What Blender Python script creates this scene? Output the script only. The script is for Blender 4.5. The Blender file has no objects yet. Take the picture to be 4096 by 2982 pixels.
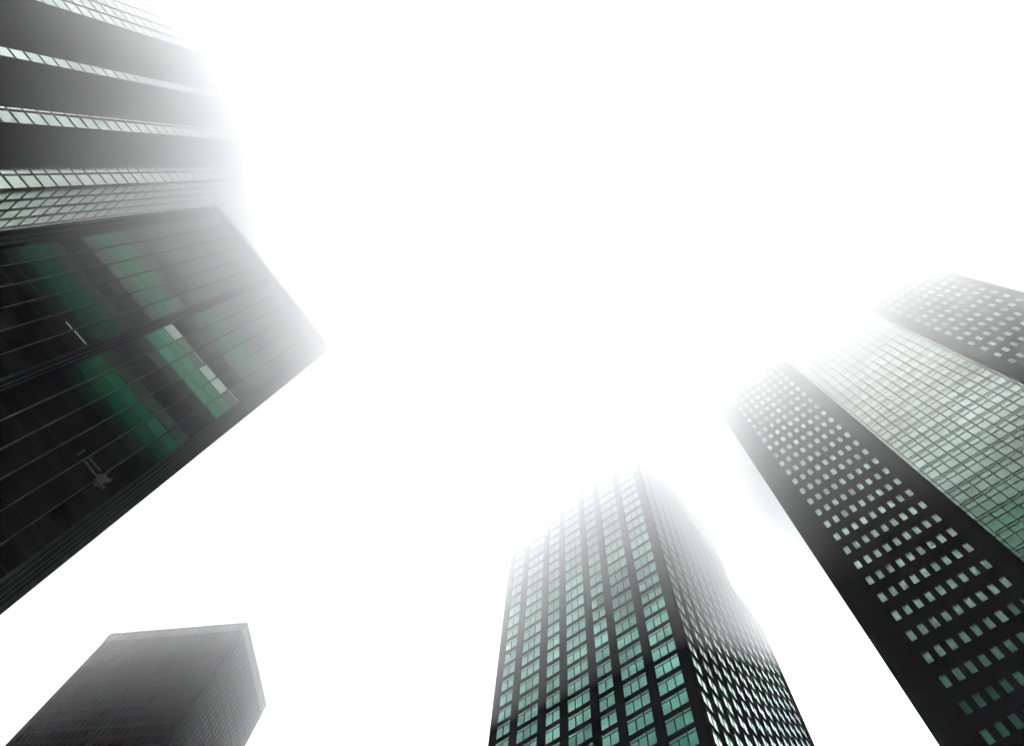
import bpy, bmesh, math, random
from mathutils import Matrix, Vector
random.seed(7)
S = bpy.context.scene
COL = S.collection
EYE = 1.6

# ---------------------------------------------------------------- camera
FPX, CX, CY, VX, VY = 3150.0, 2048.0, 1491.0, 2230.0, 662.0     # focal length and zenith in a 4096 x 2982 frame
up = Vector((VX - CX, -(VY - CY), -FPX)).normalized()
ax = Vector((1, 0, 0)); ax = (ax - ax.dot(up) * up).normalized()
ay = up.cross(ax)
ROT = Matrix((ax, ay, up))                                       # camera space -> world
cam = bpy.data.cameras.new("camera")
cam.sensor_width = 36.0
cam.lens = FPX / 4096.0 * 36.0
cam.clip_start = 0.1
cam.clip_end = 8000
camo = bpy.data.objects.new("camera", cam)
COL.objects.link(camo)
camo.matrix_world = Matrix.Translation((0, 0, EYE)) @ ROT.to_4x4()
S.camera = camo

# ---------------------------------------------------------------- daylight
SUN_EL, SUN_AZ = 48.0, 215.0
w = bpy.data.worlds.new("World"); S.world = w; w.use_nodes = True
nt = w.node_tree; nt.nodes.clear()
sky = nt.nodes.new("ShaderNodeTexSky"); sky.sky_type = 'NISHITA'; sky.sun_disc = False
sky.sun_elevation = math.radians(SUN_EL); sky.sun_rotation = math.radians(SUN_AZ)
sky.dust_density = 6.0; sky.air_density = 1.0
hs = nt.nodes.new("ShaderNodeHueSaturation"); hs.inputs["Saturation"].default_value = 0.08
bg = nt.nodes.new("ShaderNodeBackground"); bg.inputs["Strength"].default_value = 0.15
wo = nt.nodes.new("ShaderNodeOutputWorld")
nt.links.new(sky.outputs[0], hs.inputs["Color"]); nt.links.new(hs.outputs[0], bg.inputs["Color"])
nt.links.new(bg.outputs[0], wo.inputs["Surface"])
sun = bpy.data.lights.new("sun", 'SUN'); sun.energy = 1.5; sun.angle = math.radians(20); sun.color = (1, .985, .96)
so = bpy.data.objects.new("sun", sun); COL.objects.link(so)
az = math.radians(SUN_AZ)
sd = Vector((math.sin(az) * math.cos(math.radians(SUN_EL)), math.cos(az) * math.cos(math.radians(SUN_EL)), math.sin(math.radians(SUN_EL))))
so.rotation_euler = sd.to_track_quat('Z', 'Y').to_euler()
so.location = sd * 50
S.view_settings.view_transform = 'Standard'; S.view_settings.look = 'None'; S.view_settings.gamma = 1
S.view_settings.exposure = 3.4
S.cycles.max_bounces = 12; S.cycles.volume_bounces = 8; S.cycles.glossy_bounces = 3; S.cycles.diffuse_bounces = 2
S.cycles.use_denoising = True
S.cycles.volume_step_rate = 1.0

# ---------------------------------------------------------------- materials
def new_mat(name):
    m = bpy.data.materials.new(name); m.use_nodes = True
    return m, m.node_tree, m.node_tree.nodes["Principled BSDF"]

def coords(nt, scale):
    g = nt.nodes.new("ShaderNodeNewGeometry")
    n = nt.nodes.new("ShaderNodeTexNoise"); n.inputs["Scale"].default_value = scale; n.inputs["Detail"].default_value = 4
    nt.links.new(g.outputs["Position"], n.inputs["Vector"])
    return n

def matt(name, c, rough=.7, spec=.2, var=.25, scale=.6):
    m, nt, p = new_mat(name)
    n = coords(nt, scale)
    r = nt.nodes.new("ShaderNodeMapRange"); r.inputs["To Min"].default_value = 1 - var; r.inputs["To Max"].default_value = 1 + var
    mx = nt.nodes.new("ShaderNodeVectorMath"); mx.operation = 'SCALE'; mx.inputs[0].default_value = c
    nt.links.new(n.outputs["Fac"], r.inputs["Value"]); nt.links.new(r.outputs[0], mx.inputs["Scale"])
    nt.links.new(mx.outputs[0], p.inputs["Base Color"])
    p.inputs["Roughness"].default_value = rough; p.inputs["Specular IOR Level"].default_value = spec
    return m

def glass(name, c, c2=None, rough=.1, var=.2, scale=.12, f0=.3, f1=.6, wave=.02):
    """coated facade glass: mirrors the sky through a green coating (tint c seen square on, c2 at a slant), slightly wavy"""
    m = bpy.data.materials.new(name); m.use_nodes = True; nt = m.node_tree; nt.nodes.clear()
    out = nt.nodes.new("ShaderNodeOutputMaterial"); p = nt.nodes.new("ShaderNodeBsdfAnisotropic"); nt.links.new(p.outputs[0], out.inputs["Surface"])
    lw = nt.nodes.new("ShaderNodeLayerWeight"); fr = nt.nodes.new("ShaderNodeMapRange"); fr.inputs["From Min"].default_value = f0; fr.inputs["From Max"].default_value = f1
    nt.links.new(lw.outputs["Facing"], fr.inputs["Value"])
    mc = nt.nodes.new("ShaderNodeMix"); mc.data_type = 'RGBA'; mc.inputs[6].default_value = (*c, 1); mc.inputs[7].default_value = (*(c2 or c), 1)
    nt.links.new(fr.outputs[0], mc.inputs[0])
    n = coords(nt, scale)
    r = nt.nodes.new("ShaderNodeMapRange"); r.inputs["From Min"].default_value = .3; r.inputs["From Max"].default_value = .7
    r.inputs["To Min"].default_value = 1 - var; r.inputs["To Max"].default_value = 1 + var
    mx = nt.nodes.new("ShaderNodeVectorMath"); mx.operation = 'SCALE'
    nt.links.new(mc.outputs[2], mx.inputs[0])
    nt.links.new(n.outputs["Fac"], r.inputs["Value"]); nt.links.new(r.outputs[0], mx.inputs["Scale"])
    nt.links.new(mx.outputs[0], p.inputs["Color"])
    p.inputs["Roughness"].default_value = rough
    n2 = coords(nt, .35); b = nt.nodes.new("ShaderNodeBump"); b.inputs["Strength"].default_value = .3; b.inputs["Distance"].default_value = wave
    nt.links.new(n2.outputs["Fac"], b.inputs["Height"]); nt.links.new(b.outputs[0], p.inputs["Normal"])
    return m

M = {}
M['dark'] = matt("dark_cladding", (.012, .012, .012), .9, 0)
M['dark_pier'] = matt("dark_panel", (.008, .008, .008), .9, 0)
M['bar'] = matt("dark_frame", (.009, .009, .009), .9, 0)
M['grey_bar'] = matt("grey_mullion", (.05, .056, .053), .9, 0)
M['line'] = matt("metal_strip", (.037, .052, .044), .6, .1, .5, 1.5)
M['stone'] = matt("stained_stone", (.024, .031, .026), .8, 0, .6, 2.5)
M['crown'] = matt("pale_louvre", (.24, .255, .25), .6, 0, .15)
M['crown_bar'] = matt("pale_fin", (.11, .12, .118), .6, .2, .15)
M['asphalt'] = matt("asphalt", (.05, .05, .05), .9, .2)
M['paving'] = matt("paving", (.2, .19, .18), .85, .2)
M['refl_light_green'] = matt("reflected_light_green", (.03, .05, .043), .4, .1, .3, 3)  # reflected window lights, painted as pale tints
M['refl_light_brown'] = matt("reflected_light_brown", (.036, .033, .030), .4, .1, .3, 3)
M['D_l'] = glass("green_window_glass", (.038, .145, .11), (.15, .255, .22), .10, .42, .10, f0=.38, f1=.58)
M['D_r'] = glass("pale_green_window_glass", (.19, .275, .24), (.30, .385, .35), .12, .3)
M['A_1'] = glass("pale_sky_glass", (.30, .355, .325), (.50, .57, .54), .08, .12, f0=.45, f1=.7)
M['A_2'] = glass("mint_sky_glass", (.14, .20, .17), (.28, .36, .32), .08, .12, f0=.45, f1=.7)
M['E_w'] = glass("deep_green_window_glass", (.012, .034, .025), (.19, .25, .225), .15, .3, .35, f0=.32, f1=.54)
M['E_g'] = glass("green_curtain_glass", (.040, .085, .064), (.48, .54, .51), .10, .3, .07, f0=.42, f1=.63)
M['B_refl_green'] = glass("green_reflection_glass", (.0036, .034, .020), None, .22, .35, .25)  # slab tints from here on paint in the stripes of a reflected building
M['B_refl_green_deep'] = glass("deep_green_reflection_glass", (.0026, .024, .014), None, .25, .45, .25)
M['B_refl_green_pale'] = glass("pale_green_reflection_glass", (.026, .115, .076), None, .22, .22, .3)
M['B_refl_green_mid'] = glass("mid_green_reflection_glass", (.022, .092, .062), None, .22, .22, .3)
M['B_refl_grey_pale'] = glass("pale_grey_reflection_glass", (.052, .066, .058), None, .25, .2, .3)
M['B_refl_smoke'] = glass("smoky_reflection_glass", (.014, .021, .019), None, .25, .2, .3)
M['B_refl_grey'] = glass("grey_reflection_glass", (.014, .019, .0165), None, .25, .3, .3)
M['B_refl_dim'] = glass("dim_green_reflection_glass", (.003, .008, .006), None, .25, .3, .3)
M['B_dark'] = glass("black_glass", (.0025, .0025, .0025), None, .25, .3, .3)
M['blind'] = matt("white_blind", (.50, .58, .54), .6, 0, .08)
M['C_w'] = glass("dim_window_glass", (.0012, .0016, .0015), None, .2, .5, .3)
M['C_g'] = glass("grey_green_window_glass", (.007, .012, .010), None, .2, .5, .3)

# ---------------------------------------------------------------- mesh helpers
class MB:
    def __init__(s): s.v = []; s.f = []; s.m = []
    def quad(s, a, b, c, d, m=0):
        i = len(s.v); s.v += [tuple(a), tuple(b), tuple(c), tuple(d)]; s.f.append((i, i + 1, i + 2, i + 3)); s.m.append(m)
    def box(s, f, x0, x1, y0, y1, z0, z1, m=0):
        """box in any frame: f(x, y, z) -> point"""
        p = [f(x, y, z) for z in (z0, z1) for y in (y0, y1) for x in (x0, x1)]
        i = len(s.v); s.v += [tuple(q) for q in p]
        for q in ((0, 2, 3, 1), (4, 5, 7, 6), (0, 1, 5, 4), (2, 6, 7, 3), (0, 4, 6, 2), (1, 3, 7, 5)):
            s.f.append(tuple(i + k for k in q)); s.m.append(m)
    def mesh(s, name, mats):
        me = bpy.data.meshes.new(name); me.from_pydata(s.v, [], s.f)
        for m in mats: me.materials.append(m)
        me.polygons.foreach_set("material_index", s.m); me.update()
        return me

def tag(o, label=None, cat=None, group=None, kind=None):
    if label: o["label"] = label
    if cat: o["category"] = cat
    if group: o["group"] = group
    if kind: o["kind"] = kind
    return o

def link(name, me, parent=None, world=None):
    o = bpy.data.objects.new(name, me); COL.objects.link(o)
    if parent is not None: o.parent = parent
    m = world if world is not None else Matrix.Identity(4)
    p = parent
    while p is not None: m = Matrix.Translation(-p.location) @ m; p = p.parent
    o.matrix_basis = m
    return o

def root(name, loc, label, cat, group=None):
    o = bpy.data.objects.new(name, None); COL.objects.link(o); o.location = loc
    o.empty_display_size = 5
    return tag(o, label, cat, group)

def pix(p):
    l = ROT.inverted() @ (Vector(p) - Vector((0, 0, EYE)))
    if l.z > -1e-6: return None
    return CX + FPX * l.x / -l.z, CY - FPX * l.y / -l.z

class Facade:
    """vertical wall plane: plan angle (degrees), distance from the eye and the size of one unit in metres; s runs along the wall, z up from eye level"""
    def __init__(f, a, dist, U):
        a = math.radians(a); d = Vector((math.cos(a), math.sin(a), 0)); n = Vector((-d.y, d.x, 0))
        f.U = U; f.sg = 1 if dist > 0 else -1
        f.x = d * f.sg; f.inw = n * f.sg; f.o = f.inw * abs(dist) * U
    def P(f, s, z, y=0.0):
        return f.o + f.x * (s * f.sg * f.U) + f.inw * y + Vector((0, 0, EYE + z * f.U))
    def mat(f, s, z, y=0.0):
        p = f.P(s, z, y); m = Matrix((f.x, f.inw, Vector((0, 0, 1)))).transposed().to_4x4(); m.translation = p
        return m

def wall_sheet(mb, F, s0, s1, z0, z1, cols, rows, rec=.06, th=.3, m=0, y=0.0):
    """wall with real openings at every col x row, jambs, and a capped edge th deep"""
    if (F.sg < 0) != (s1 < s0): s0, s1 = s1, s0
    key = lambda q: q[0] * F.sg
    cs = sorted([tuple(sorted(c, key=lambda v: v * F.sg)) for c in cols], key=key)
    Q = lambda a, b, c, d: mb.quad(F.P(a, c, y), F.P(b, c, y), F.P(b, d, y), F.P(a, d, y), m)
    zz = z0
    for (r0, r1) in sorted(rows):
        Q(s0, s1, zz, r0)
        ss = s0
        for (a, b) in cs:
            Q(ss, a, r0, r1); ss = b
            for (p, q) in (((a, r0), (a, r1)), ((b, r1), (b, r0)), ((a, r1), (b, r1)), ((b, r0), (a, r0))):
                mb.quad(F.P(*p, y), F.P(*q, y), F.P(*q, y + rec), F.P(*p, y + rec), m)
        Q(ss, s1, r0, r1); zz = r1
    Q(s0, s1, zz, z1)
    mb.quad(F.P(s0, z1, y), F.P(s1, z1, y), F.P(s1, z1, y + th), F.P(s0, z1, y + th), m)
    for s in (s0, s1):
        mb.quad(F.P(s, z0, y), F.P(s, z1, y), F.P(s, z1, y + th), F.P(s, z0, y + th), m)

def win_mesh(name, w, h, mats, panes=1, bar=.08, transom=None, dep=.05):
    """window of width w, height h (metres), local x right, y inward, z up: panes, mullions, transom. mats = (glass, bar)"""
    mb = MB(); I = lambda x, y, z: (x, y, z)
    mb.quad((0, 0, 0), (w, 0, 0), (w, 0, h), (0, 0, h), 0)
    zt = h if transom is None else transom
    for k in range(1, panes):
        x = w * k / panes; mb.box(I, x - bar / 2, x + bar / 2, -dep, .01, 0, zt - (bar / 2 if transom else 0), 1)
    if transom:
        mb.box(I, 0, w, -dep, .01, transom - bar / 2, transom + bar / 2, 1)
        if panes == 3: mb.box(I, w * 2 / 3 - bar / 2, w * 2 / 3 + bar / 2, -dep, .01, transom + bar / 2, h, 1)
    return mb.mesh(name, mats)

def add_windows(parent, wins, name="window", limit=100):
    """wins: (facade, s_left, z, y, mesh, w, h). The largest in view become parts, the rest one mass."""
    sc = []
    for i, (F, s, z, y, me, ww, hh) in enumerate(wins):
        m = F.mat(s, z, y); q = [m @ Vector(c) for c in ((0, 0, 0), (ww, 0, 0), (ww, 0, hh), (0, 0, hh))]
        p = [pix(c) for c in q]; a = -1.0
        if all(p):
            cx = sum(t[0] for t in p) / 4; cy = sum(t[1] for t in p) / 4
            if 0 < cx < 4096 and 0 < cy < 2982:
                a = abs(sum(p[k][0] * p[(k + 1) % 4][1] - p[(k + 1) % 4][0] * p[k][1] for k in range(4))) / 2
        sc.append((a, i))
    sc.sort(reverse=True)
    big = [i for a, i in sc[:limit] if a > 0]; rest = [i for a, i in sc if i not in set(big)]
    for i in big:
        F, s, z, y, me, ww, hh = wins[i]
        link(name, me, parent, F.mat(s, z, y))
    if rest:
        mb = MB(); mats = []
        for i in rest:
            F, s, z, y, me, ww, hh = wins[i]; m = F.mat(s, z, y); k = len(mb.v)
            mp = []
            for t in me.materials:
                if t not in mats: mats.append(t)
                mp.append(mats.index(t))
            mb.v += [tuple(m @ v.co) for v in me.vertices]
            for pl in me.polygons:
                mb.f.append(tuple(k + j for j in pl.vertices)); mb.m.append(mp[pl.material_index])
        tag(link(name, mb.mesh(name + "_rest", mats), parent), kind="stuff")

def left(F, a, b):        # the window's left end seen from outside
    return min((a, b), key=lambda v: v * F.sg)

e53 = Vector((math.cos(math.radians(53)), math.sin(math.radians(53)), 0))
e143 = Vector((-e53.y, e53.x, 0))
def grid53(U):            # (a along 53 deg, b along 143 deg, z) -> point
    return lambda a, b, z: e53 * (a * U) + e143 * (b * U) + Vector((0, 0, EYE + z * U))

# ================================================================ D: stepped tower with ribbon windows (bottom centre)
def stepped_tower():
    U = 95.0; G = grid53(U); g0 = -1.6 / U
    FL = Facade(143, -.6167, U); FR = Facade(53, -.2342, U)
    FR = Facade(53, .2342, U)
    r = root("stepped_office_tower", tuple((e53 * .875 + e143 * .407) * U), "dark tower with stepped roof and bright green window rows on two visible sides", "skyscraper")
    mb = MB()
    # core volumes by height steps
    hb = [(.2342, .3846, 1.815), (.3846, .3915, 1.682), (.3915, .4772, 1.698), (.4772, .4861, 1.578), (.4861, .5800, 1.592)]
    ha = [(.6167, .842, 1.89), (.842, .985, 1.787), (.985, 1.134, 1.666)]
    ins = .34 / U
    for b0, b1, hL in hb:
        for a0, a1, hR in ha:
            mb.box(G, a0 + (ins if a0 == .6167 else 0), a1, b0 + (ins if b0 == .2342 else 0), b1, g0, min(hL, hR) - .0005)
    wins = []
    cols3 = [(.2489, .2865), (.3014, .3393), (.3929, .4324), (.4873, .5253)]
    cols2 = [(.3539, .3790), (.4471, .4719), (.5401, .5652)]
    m3 = win_mesh("window_three_panes", .0379 * U, .0270 * U, (M['D_l'], M['bar']), 3, .13, .0219 * U, .03)
    m2 = win_mesh("window_two_panes", .0250 * U, .0270 * U, (M['D_l'], M['bar']), 2, .13, .0219 * U, .03)
    mr = win_mesh("window_side", .0229 * U, .0262 * U, (M['D_r'], M['bar']), 2, .10, .0222 * U, .03)
    for b0, b1, top in hb:
        cols = [c for c in cols3 + cols2 if b0 <= c[0] and c[1] <= b1 + .0001]
        rows = [(1 + .03676 * k, 1 + .03676 * k + .027) for k in range(-26, 30) if 1 + .03676 * k + .027 < top - .008]
        wall_sheet(mb, FL, b0, b1, g0, top, cols, rows if cols else [])
        for c in cols:
            me = m3 if c in cols3 else m2; ww = (.0379 if c in cols3 else .0250) * U
            for z0, z1 in rows: wins.append((FL, left(FL, *c) , z0, .055, me, ww, .027 * U))
    # thin roof edge lip
    for b0, b1, top in hb[::2]:
        mb.box(lambda x, y, z: FL.P(x, z, y), b0 + .0005, b1 - .0005, -.12, .2, top - .0035, top + .001)
    allc = [(.6288 + .0377 * k, .6288 + .0377 * k + .0229) for k in range(13)]
    for a0, a1, top in ha:
        # the side wall also has windows across the section joints: build by column ownership
        cols = [c for c in allc if a0 <= (c[0] + c[1]) / 2 < a1]
        lo = a0 if a0 == .6167 else cols[0][0] - .0074
        hi = a1 if a1 == 1.134 else cols[-1][1] + .0074
        rows = [(.8551 + .03668 * k, .8551 + .03668 * k + .0262) for k in range(-22, 32) if .8551 + .03668 * k + .0262 < top - .008]
        wall_sheet(mb, FR, lo, hi, g0, top, cols, rows)
        for c in cols:
            for z0, z1 in rows: wins.append((FR, left(FR, *c), z0, .055, mr, .0229 * U, .0262 * U))
    link("wall", mb.mesh("stepped_tower_wall", [M['dark']]), r)
    add_windows(r, wins)
    return r
stepped_tower()

# ================================================================ E: round-topped tower (right)
def core_tower():
    U = 124.0; F = Facade(143, -.4867, U); g0 = -1.6 / U; G = grid53(U)
    r = root("twin_core_tower", tuple(F.P(-.183, g0, 15)), "tall tower with small square windows in two dark cores beside a green glass front", "skyscraper")
    me = win_mesh("square_window", .0052 * U, .0135 * U, (M['E_w'], M['bar']), 1)
    rows = [(.6561 + .0304 * k, .6561 + .0304 * k + .0135) for k in range(-20, 32)]
    wins = []
    for nm, s0, s1, cs, top in (("core", -.1205, .0188, [.0120 + .01077 * k for k in range(9)], 1.645),
                                ("core", -.3848, -.270, [.2878 + .0105 * k for k in range(9)], 1.535)):
        cols = [(-c - .0026, -c + .0026) for c in cs]
        rr = [q for q in rows if q[1] < top - .03]
        mb = MB(); wall_sheet(mb, F, s0, s1, g0, top, cols, rr, rec=.10, th=.5)
        mb.box(lambda x, y, z: F.P(x, z, y), s0, s1, .5, 30, g0, top - .001)
        link(nm, mb.mesh("core_wall", [M['dark']]), r)
        for c in cols:
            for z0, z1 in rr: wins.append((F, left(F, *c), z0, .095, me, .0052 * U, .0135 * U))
    add_windows(r, wins)
    # glass front between the cores
    ctop = 1.80
    mb = MB()
    f = lambda x, y, z: F.P(x, z, y)
    mb.box(f, -.2698, -.1207, .45, 29, g0, ctop)
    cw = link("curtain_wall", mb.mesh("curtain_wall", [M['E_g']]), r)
    mb = MB()
    ss = [-(.1245 + .01087 * k) for k in range(14)]
    for s in ss: mb.box(f, s - .0003, s + .0003, .38, .46, g0, ctop)
    for k in range(-30, 29):
        z = .9395 + .0303 * k
        for dz in (0, -.0047, -.0142):
            mb.box(f, -.2697, -.1208, .38, .46, z + dz - .00042, z + dz + .00042)
    link("mullion", mb.mesh("mullions", [M['grey_bar']]), cw)
    # bowed crown of the glass shaft
    mb = MB(); n = 24; pts = []
    for i in range(n + 1):
        t = i / n; s = -.105 - .170 * t; pts.append((s, -9.5 * math.sin(math.pi * t) + .4))
    for (sa, ya), (sb, yb) in zip(pts, pts[1:]):
        mb.quad(F.P(sa, 1.845, ya), F.P(sb, 1.845, yb), F.P(sb, 1.905, yb), F.P(sa, 1.905, ya))
        mb.quad(F.P(sa, 1.845, ya), F.P(sb, 1.845, yb), F.P(sb, 1.845, 20), F.P(sa, 1.845, 20))
        mb.quad(F.P(sa, 1.905, ya), F.P(sb, 1.905, yb), F.P(sb, 1.905, 20), F.P(sa, 1.905, 20))
    mb.box(f, -.2695, -.1209, .6, 28, ctop, 1.8449)
    link("crown", mb.mesh("tower_crown", [M['dark']]), r)
core_tower()

# ================================================================ A: tall saw-toothed tower (top left)
def tooth_tower():
    U = 95.5; g0 = -1.6 / U; top = 2.31
    r = root("saw_toothed_tower", tuple(Facade(53, .5893, U).P(-.62, g0, 20)), "very tall tower of pale glass strips between broad blank dark fins", "skyscraper")
    Fs = [Facade(53, d, U) for d in (.5893, .539, .498, .454)]
    F2 = Facade(143, .5893, U)
    F2 = Facade(143, .4047, U)
    rows = [(1.0302 + .0322 * k, 1.0302 + .0322 * k + .0279) for k in range(-31, 43)]
    mb = MB(); wins = []
    cache = {}
    def wm(w, mt):
        key = (round(w, 4), mt)
        if key not in cache: cache[key] = win_mesh("glass_pane_window", w * U, .0279 * U, (M[mt], M['bar']), 1)
        return cache[key]
    secs = [(Fs[0], -.4419, -.4047, [(-.4277, -.4077), (-.4418, -.4306)]),
            (Fs[1], -.5014, -.4735, [(-.4941, -.4747), (-.5013, -.4976)]),
            (Fs[2], -.5670, -.5490, [(-.5668, -.5500)]),
            (Fs[3], -.9600, -.6235, [(-.6243 - .0233 * k - .0196, -.6243 - .0233 * k) for k in range(14)])]
    for F, s0, s1, cols in secs:
        wall_sheet(mb, F, s0, s1, g0, top, cols, rows, rec=.05, th=.35)
        for c in cols:
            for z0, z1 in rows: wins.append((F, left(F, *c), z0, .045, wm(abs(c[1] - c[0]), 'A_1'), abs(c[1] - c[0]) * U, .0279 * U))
    cols2 = [(.5933 + .02262 * k, .5933 + .02262 * k + .0174) for k in range(14)]
    wall_sheet(mb, F2, .5894, .5933 + .02262 * 14, g0, top, cols2, rows, rec=.05, th=.35)
    for c in cols2:
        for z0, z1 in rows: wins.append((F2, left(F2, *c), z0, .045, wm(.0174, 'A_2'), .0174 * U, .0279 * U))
    # body behind the glass
    f = lambda x, y, z: Fs[0].P(x, z, y)
    mb.box(f, -.96, -.4047 - .4 / U, .4, .31 * U, g0, top - .001)
    for k, (a, b) in enumerate((( -.96, -.4419), (-.96, -.5014), (-.96, -.5670))):
        f = lambda x, y, z, F=Fs[k + 1]: F.P(x, z, y)
        lo = (-.4747, -.5497, -.6243)[k]
        mb.box(f, -.96, lo - .001, .4, 8, g0, top - .002 - .001 * k)
    link("wall", mb.mesh("saw_tooth_wall", [M['dark']]), r)
    # broad slanted fins
    for (Fa, sa, Fb, sb) in ((Fs[0], -.4419, Fs[1], -.4736), (Fs[1], -.5014, Fs[2], -.5491), (Fs[2], -.5670, Fs[3], -.6236)):
        mb = MB(); z0, z1 = g0, top + .002
        a0, a1, b0, b1 = Fa.P(sa, z0), Fa.P(sa, z1), Fb.P(sb, z0), Fb.P(sb, z1)
        i0 = Fa.inw * 1.2
        mb.quad(a0, b0, b1, a1); mb.quad(a1, b1, b1 + i0, a1 + i0); mb.quad(b0, b0 + i0, b1 + i0, b1); mb.quad(a0 + i0, a0, a1, a1 + i0); mb.quad(b0 + i0, a0 + i0, a1 + i0, b1 + i0)
        link("fin", mb.mesh("dark_fin", [M['dark_pier']]), r)
    add_windows(r, wins)
tooth_tower()

# ================================================================ B: black glass slab (left)
def black_slab():
    U = 55.5; F = Facade(53, 1.0437, U); g0 = -1.6 / U; top = 2.775
    r = root("black_glass_tower", tuple(F.P(-.294, g0, 4)), "black glass slab with bands of painted green reflections and a few white blinds", "skyscraper")
    f = lambda x, y, z: F.P(x, z, y)
    mb = MB()
    mb.box(f, -.612, .0235, .6, 6.2, g0, top)
    # frame pieces: edge piers, centre pier, head
    bays = [(-.5785, 1.970), (-.2855, 1.845)]
    W = .04485
    for a, b in ((-.612, -.5785), (-.3105, -.2855)):
        mb.box(f, a, b, .0, .599, g0, top - .004)
    mb.box(f, -.0180, .0235, 0, .599, g0, top - .004)
    mb.box(f, -.6125, .0240, -.25, .599, 2.715, top + .002)
    link("wall", mb.mesh("slab_wall", [M['dark']]), r)
    # vertical strips on the piers
    mb = MB()
    rnd = random.Random(3)
    strips = (((-.6105, .0040, -.30, 'st'), (-.5965, .0012, -.10, 'ln'), (-.5830, .0010, -.1, 'ln')),
              ((-.3070, .0055, -.30, 'st'), (-.2972, .0013, -.12, 'ln'), (-.2900, .0010, -.1, 'ln')),
              ((-.0150, .0060, -.30, 'st'), (-.0060, .0014, -.15, 'ln'), (.0022, .0014, -.12, 'ln'), (.0085, .0012, -.15, 'ln'), (.0180, .0085, -.26, 'st')))
    for pier in strips:
        mb = MB()
        for s, wd, y, key in pier:
            z = .3
            while z < 2.70:
                L = rnd.uniform(.16, .34); L = min(L, 2.705 - z)
                j = rnd.uniform(-.0004, .0004)
                mb.box(f, s - wd / 2 + j, s + wd / 2 + j, y, .01, z, z + L - .0012, 1 if key == 'st' else 0)
                z += L
        link("trim", mb.mesh("pier_trim", [M['line'], M['stone']]), r)
    # fringe of teeth along the roof edge
    mb = MB()
    for k in range(22):
        s = -.585 + k * .0105
        mb.box(f, s, s + .003, -.55, .2, top - .004, top + .010)
    link("cresting", mb.mesh("roof_cresting", [M['dark']]), r)
    # glass cells, stripes of a reflected building painted in as panel tints
    cell = .0487
    keys = ['B_refl_green', 'B_refl_green', 'B_refl_grey', 'B_dark', 'B_dark', 'B_refl_grey']
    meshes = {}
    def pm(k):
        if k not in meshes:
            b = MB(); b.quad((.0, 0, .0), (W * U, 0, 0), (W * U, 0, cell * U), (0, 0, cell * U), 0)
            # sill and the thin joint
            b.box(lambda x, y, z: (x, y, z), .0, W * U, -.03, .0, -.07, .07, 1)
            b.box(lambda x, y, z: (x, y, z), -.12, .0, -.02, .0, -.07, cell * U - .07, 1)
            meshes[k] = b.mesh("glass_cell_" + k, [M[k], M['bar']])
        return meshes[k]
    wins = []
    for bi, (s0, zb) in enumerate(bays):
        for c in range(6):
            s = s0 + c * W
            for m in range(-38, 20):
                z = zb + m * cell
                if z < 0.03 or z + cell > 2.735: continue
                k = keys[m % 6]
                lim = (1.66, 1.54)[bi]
                if z < lim: k = 'B_dark' if (z < lim - .15 or k == 'B_dark' or k == 'B_refl_green') else 'B_refl_dim'  # fade to black on the low floors, painted into the panels
                elif z < lim + .12 and k == 'B_refl_grey': k = 'B_refl_dim'
                if z > 1.80 and k == 'B_refl_green': k = 'B_refl_green_pale'  # painted reflections turn paler higher up
                if z > 1.80 and k == 'B_refl_grey': k = 'B_refl_grey_pale'
                if z > 2.0 and k == 'B_dark': k = 'B_refl_smoke'
                if z < 1.80 and m % 6 == 2 and z > lim and k == 'B_refl_dim': k = 'B_refl_grey'
                if k == 'B_refl_green' and (rnd.random() < .4 or (m % 6 == 0 and z < lim + .2)): k = 'B_refl_green_deep'
                if k == 'B_refl_green_pale' and rnd.random() < .45: k = 'B_refl_green_mid'
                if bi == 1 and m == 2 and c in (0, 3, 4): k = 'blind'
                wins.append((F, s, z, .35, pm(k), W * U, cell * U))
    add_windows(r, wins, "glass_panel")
    # mullions: upright metal profiles between the panels, thin cross joints
    for bi, (s0, zb) in enumerate(bays):
        mb = MB()
        for c in range(1, 6):
            s = s0 + c * W; z = .05; k = 0
            while z < 2.71:
                L = min(cell * 2, 2.712 - z)
                j = rnd.uniform(-.00025, .00025)
                mb.box(f, s - .0014 + j, s + .0004 + j, .10, .345, z, z + L - .0008, 0)
                mb.box(f, s + .0004 + j, s + .0016 + j, .18, .345, z, z + L - .0008, 1)
                z += L
        link("mullion", mb.mesh("slab_mullions", [M['line'], M['bar']]), r)
    mb = MB()
    for bi, (s0, zb) in enumerate(bays):
        for m in range(-20, 18, 3):
            z = zb + (m + 1) * cell
            for c in range(6):
                if z < 2.70 and z > .6 and rnd.random() < .8:
                    mb.box(f, s0 + c * W + .003, s0 + c * W + W - .003, .33, .349, z - .0004, z + .0004)
    link("joint", mb.mesh("panel_joints", [M['line']]), r)
    # pale strip blinds left half open
    for c0, c1, z in ((-.3784, -.3592, 1.6334), (-.3545, -.3159, 1.635), (-.1932, -.1554, 1.982), (-.0603, -.0225, 1.99)):
        mb = MB(); mb.box(f, c0, c1, .31, .349, z - .0016, z + .0016)
        link("blind", mb.mesh("blind_edge", [M['blind']]), r)
    # reflected window lights painted as clusters of small pale patches low on the slab
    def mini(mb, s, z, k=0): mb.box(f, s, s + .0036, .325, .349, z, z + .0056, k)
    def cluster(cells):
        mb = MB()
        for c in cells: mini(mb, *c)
        link("painted_reflection", mb.mesh("reflected_window_lights", [M['refl_light_green'], M['refl_light_brown']]), r)
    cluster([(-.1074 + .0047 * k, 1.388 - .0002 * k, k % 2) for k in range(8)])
    cluster([(-.1030 + .0047 * k, 1.372 - .0006 * k, (k + 1) % 2) for k in range(6)])
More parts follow.
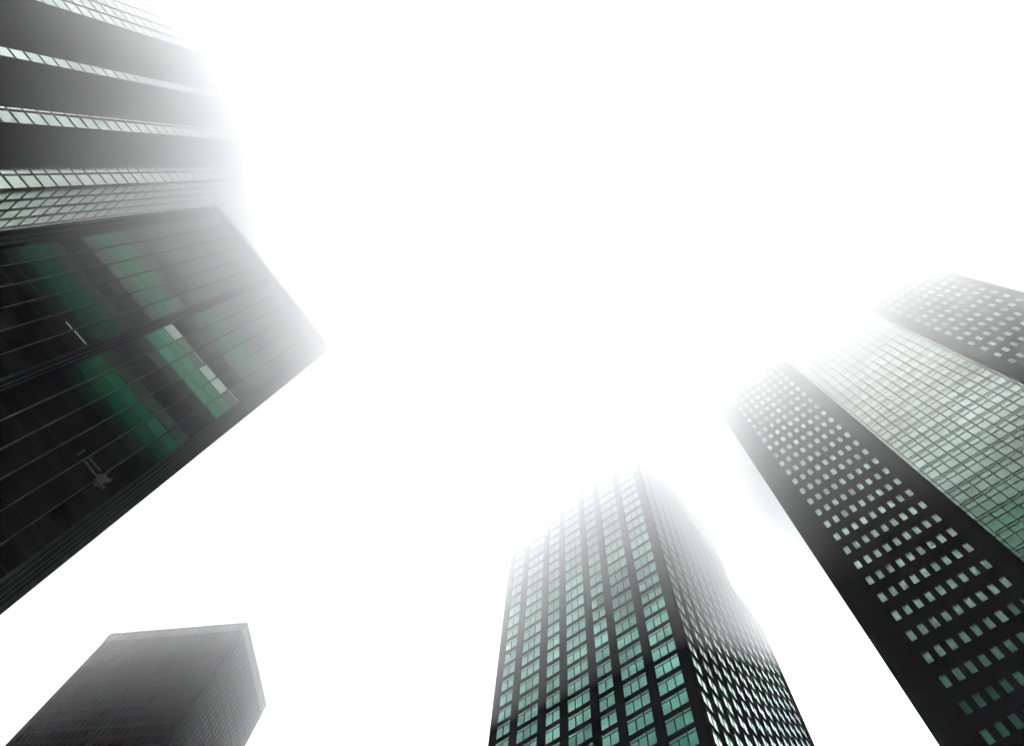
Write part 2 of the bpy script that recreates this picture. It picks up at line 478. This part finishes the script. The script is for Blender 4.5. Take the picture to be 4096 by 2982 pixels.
    cluster([(-.1225, 1.372 + .009 * k, 0) for k in range(3)])
    # grown outward from one pane so that the patch hangs together
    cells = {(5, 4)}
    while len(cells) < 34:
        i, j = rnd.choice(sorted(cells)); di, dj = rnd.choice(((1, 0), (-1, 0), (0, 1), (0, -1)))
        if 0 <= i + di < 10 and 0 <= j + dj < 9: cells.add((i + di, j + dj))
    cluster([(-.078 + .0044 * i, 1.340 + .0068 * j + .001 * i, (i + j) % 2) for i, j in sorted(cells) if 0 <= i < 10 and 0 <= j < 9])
black_slab()

# ================================================================ C: squat block (bottom left)
def corner_block():
    U = 117.0; g0 = -1.6 / U
    F1 = Facade(172.9, -.588, U); F2 = Facade(82.9, .5216, U)
    r = root("flat_roofed_tower", tuple(F1.P(.62, g0, 12)), "dark flat roofed office block with a pale louvred band along its top", "skyscraper")
    a = math.radians(172.9); d = Vector((math.cos(a), math.sin(a), 0)); n = Vector((-d.y, d.x, 0))
    mb = MB()
    f1 = lambda x, y, z: F1.P(x, z, y); f2 = lambda x, y, z: F2.P(x, z, y)
    mb.box(f1, .5216 + .3 / U, .732, .3, .142 * U, g0, .999)
    p = .00777; rp = .0194
    cols1 = [(.5236 + p * k + .0012, .5236 + p * (k + 1) - .0004) for k in range(26)]
    rows = [(.9645 - rp * k, .9645 - rp * k + .0155) for k in range(0, 48)]
    wall_sheet(mb, F1, .5216, .732, g0, .9828, cols1, rows, rec=.06, th=.3)
    q = .0072
    cols2 = [(.5905 + q * k + .001, .5905 + q * (k + 1) - .0006) for k in range(19)]
    wall_sheet(mb, F2, .5881, .7300, g0, .9828, cols2, rows, rec=.06, th=.3)
    link("wall", mb.mesh("block_wall", [M['dark']]), r)
    wins = []
    w1 = win_mesh("office_window", (p - .0016) * U, .0155 * U, (M['C_w'], M['bar']), 1)
    w1b = win_mesh("office_window_green", (p - .0016) * U, .0155 * U, (M['C_g'], M['bar']), 1)
    w2 = win_mesh("side_window", (q - .0016) * U, .0155 * U, (M['C_g'], M['bar']), 1)
    rnd = random.Random(5)
    for i, (z0, z1) in enumerate(rows):
        for c in cols1: wins.append((F1, left(F1, *c), z0, .055, w1b if (i == 0 or (i == 1 and rnd.random() < .5)) else w1, (p - .0016) * U, .0155 * U))
        for c in cols2: wins.append((F2, left(F2, *c), z0, .055, w2, (q - .0016) * U, .0155 * U))
    add_windows(r, wins)
    # sill lights: thin metal edges under and beside some windows
    mb = MB()
    for i, (z0, z1) in enumerate(rows):
        for c in cols1:
            if i > 2 and rnd.random() < .16:
                mb.box(f1, c[0], c[1], .03, .05, z0 + .0001, z0 + .0006)
                if rnd.random() < .7: mb.box(f1, c[0], c[0] + .0005, .03, .05, z0 + .0007, z1 - .003)
    link("trim", mb.mesh("window_edges", [M['line']]), r)
    # louvred top band
    mb = MB()
    mb.quad(F1.P(.5216, .9830, .12), F1.P(.732, .9830, .12), F1.P(.732, 1, .12), F1.P(.5216, 1, .12))
    mb.quad(F2.P(.588, .9830, .12), F2.P(.730, .9830, .12), F2.P(.730, 1, .12), F2.P(.588, 1, .12))
    lb = link("louvre_band", mb.mesh("louvre_band", [M['crown']]), r)
    mb = MB()
    for k in range(28): mb.box(f1, .5218 + p * k, .5218 + p * k + .0022, -.05, .119, .9832, .9995)
    for k in range(20): mb.box(f2, .5883 + q * k, .5883 + q * k + .0020, -.05, .119, .9832, .9995)
    mb.box(f1, .5216, .732, -.08, .3, .9995, 1.001); mb.box(f2, .5881, .730, -.08, .3, .9995, 1.001)
    mb.box(f1, .5216, .732, -.03, .3, .9815, .9831); mb.box(f2, .5881, .730, -.03, .3, .9815, .9831)
    link("fin", mb.mesh("louvre_fins", [M['crown_bar']]), lb)
corner_block()

# ================================================================ ground (below the view)
mb = MB(); mb.quad((-3000, -3000, 0), (3000, -3000, 0), (3000, 3000, 0), (-3000, 3000, 0))
tag(link("ground", mb.mesh("ground", [M['asphalt']])), kind="structure")
mb = MB(); mb.box(lambda x, y, z: (x, y, z), -24, 24, -22, 24, .004, .12)
tag(link("pavement", mb.mesh("pavement", [M['paving']])), kind="structure")

# ================================================================ air
def vol_mat(name, dens, color=(.995, .995, .995), g=.6):
    m = bpy.data.materials.new(name); m.use_nodes = True; nt = m.node_tree; nt.nodes.clear()
    v = nt.nodes.new("ShaderNodeVolumePrincipled"); o = nt.nodes.new("ShaderNodeOutputMaterial")
    v.inputs["Color"].default_value = (*color, 1); v.inputs["Density"].default_value = dens; v.inputs["Anisotropy"].default_value = g
    nt.links.new(v.outputs[0], o.inputs["Volume"])
    return m
I = lambda x, y, z: (x, y, z)
mb = MB(); mb.box(I, -1500, 1500, -1500, 1500, -1, 262)
tag(link("haze", mb.mesh("haze", [vol_mat("thin_haze", .0001)])), kind="stuff")
# low cloud that swallows the tower tops: nested even layers, thicker with height
# its base sags a little over the left side and lifts away beyond the near towers, towards the far end of the stepped tower
LAYERS = (86, 90, 95, 101, 109, 119, 131, 145, 161, 180)
TOP = 200.0
CD = Vector((.43, .903, 0)); CS = Vector((.903, -.43, 0))
def cloud_shell(z0, z1, e, t0, sag=1.5, rise=1.05):
    prof = [(-e, z0), (-48, z0), (-16, z0 - sag), (32, z0 - sag), (50, z0), (t0, z0), (t0 + (z1 - z0) / rise, z1), (-e, z1)]
    mb = MB(); n = len(prof)
    P = lambda t, z, s: CD * t + CS * s + Vector((0, 0, z))
    for s in (-e, e): mb.v += [tuple(P(t, z, s)) for t, z in prof]
    mb.f = [tuple(range(n)), tuple(range(2 * n - 1, n - 1, -1))] + [(k, k + n, (k + 1) % n + n, (k + 1) % n) for k in range(n)]
    mb.m = [0] * len(mb.f)
    return mb
for k, z0 in enumerate(LAYERS[:-1]):
    me = cloud_shell(z0, TOP - .3 * k, 1400 - k, 56 + 4 * k).mesh("low_cloud", [vol_mat("cloud_layer", .00070 * (LAYERS[k + 1] - z0))])
    bm = bmesh.new(); bm.from_mesh(me); bmesh.ops.recalc_face_normals(bm, faces=bm.faces); bm.to_mesh(me); bm.free()
    tag(link("low_cloud", me), kind="stuff")
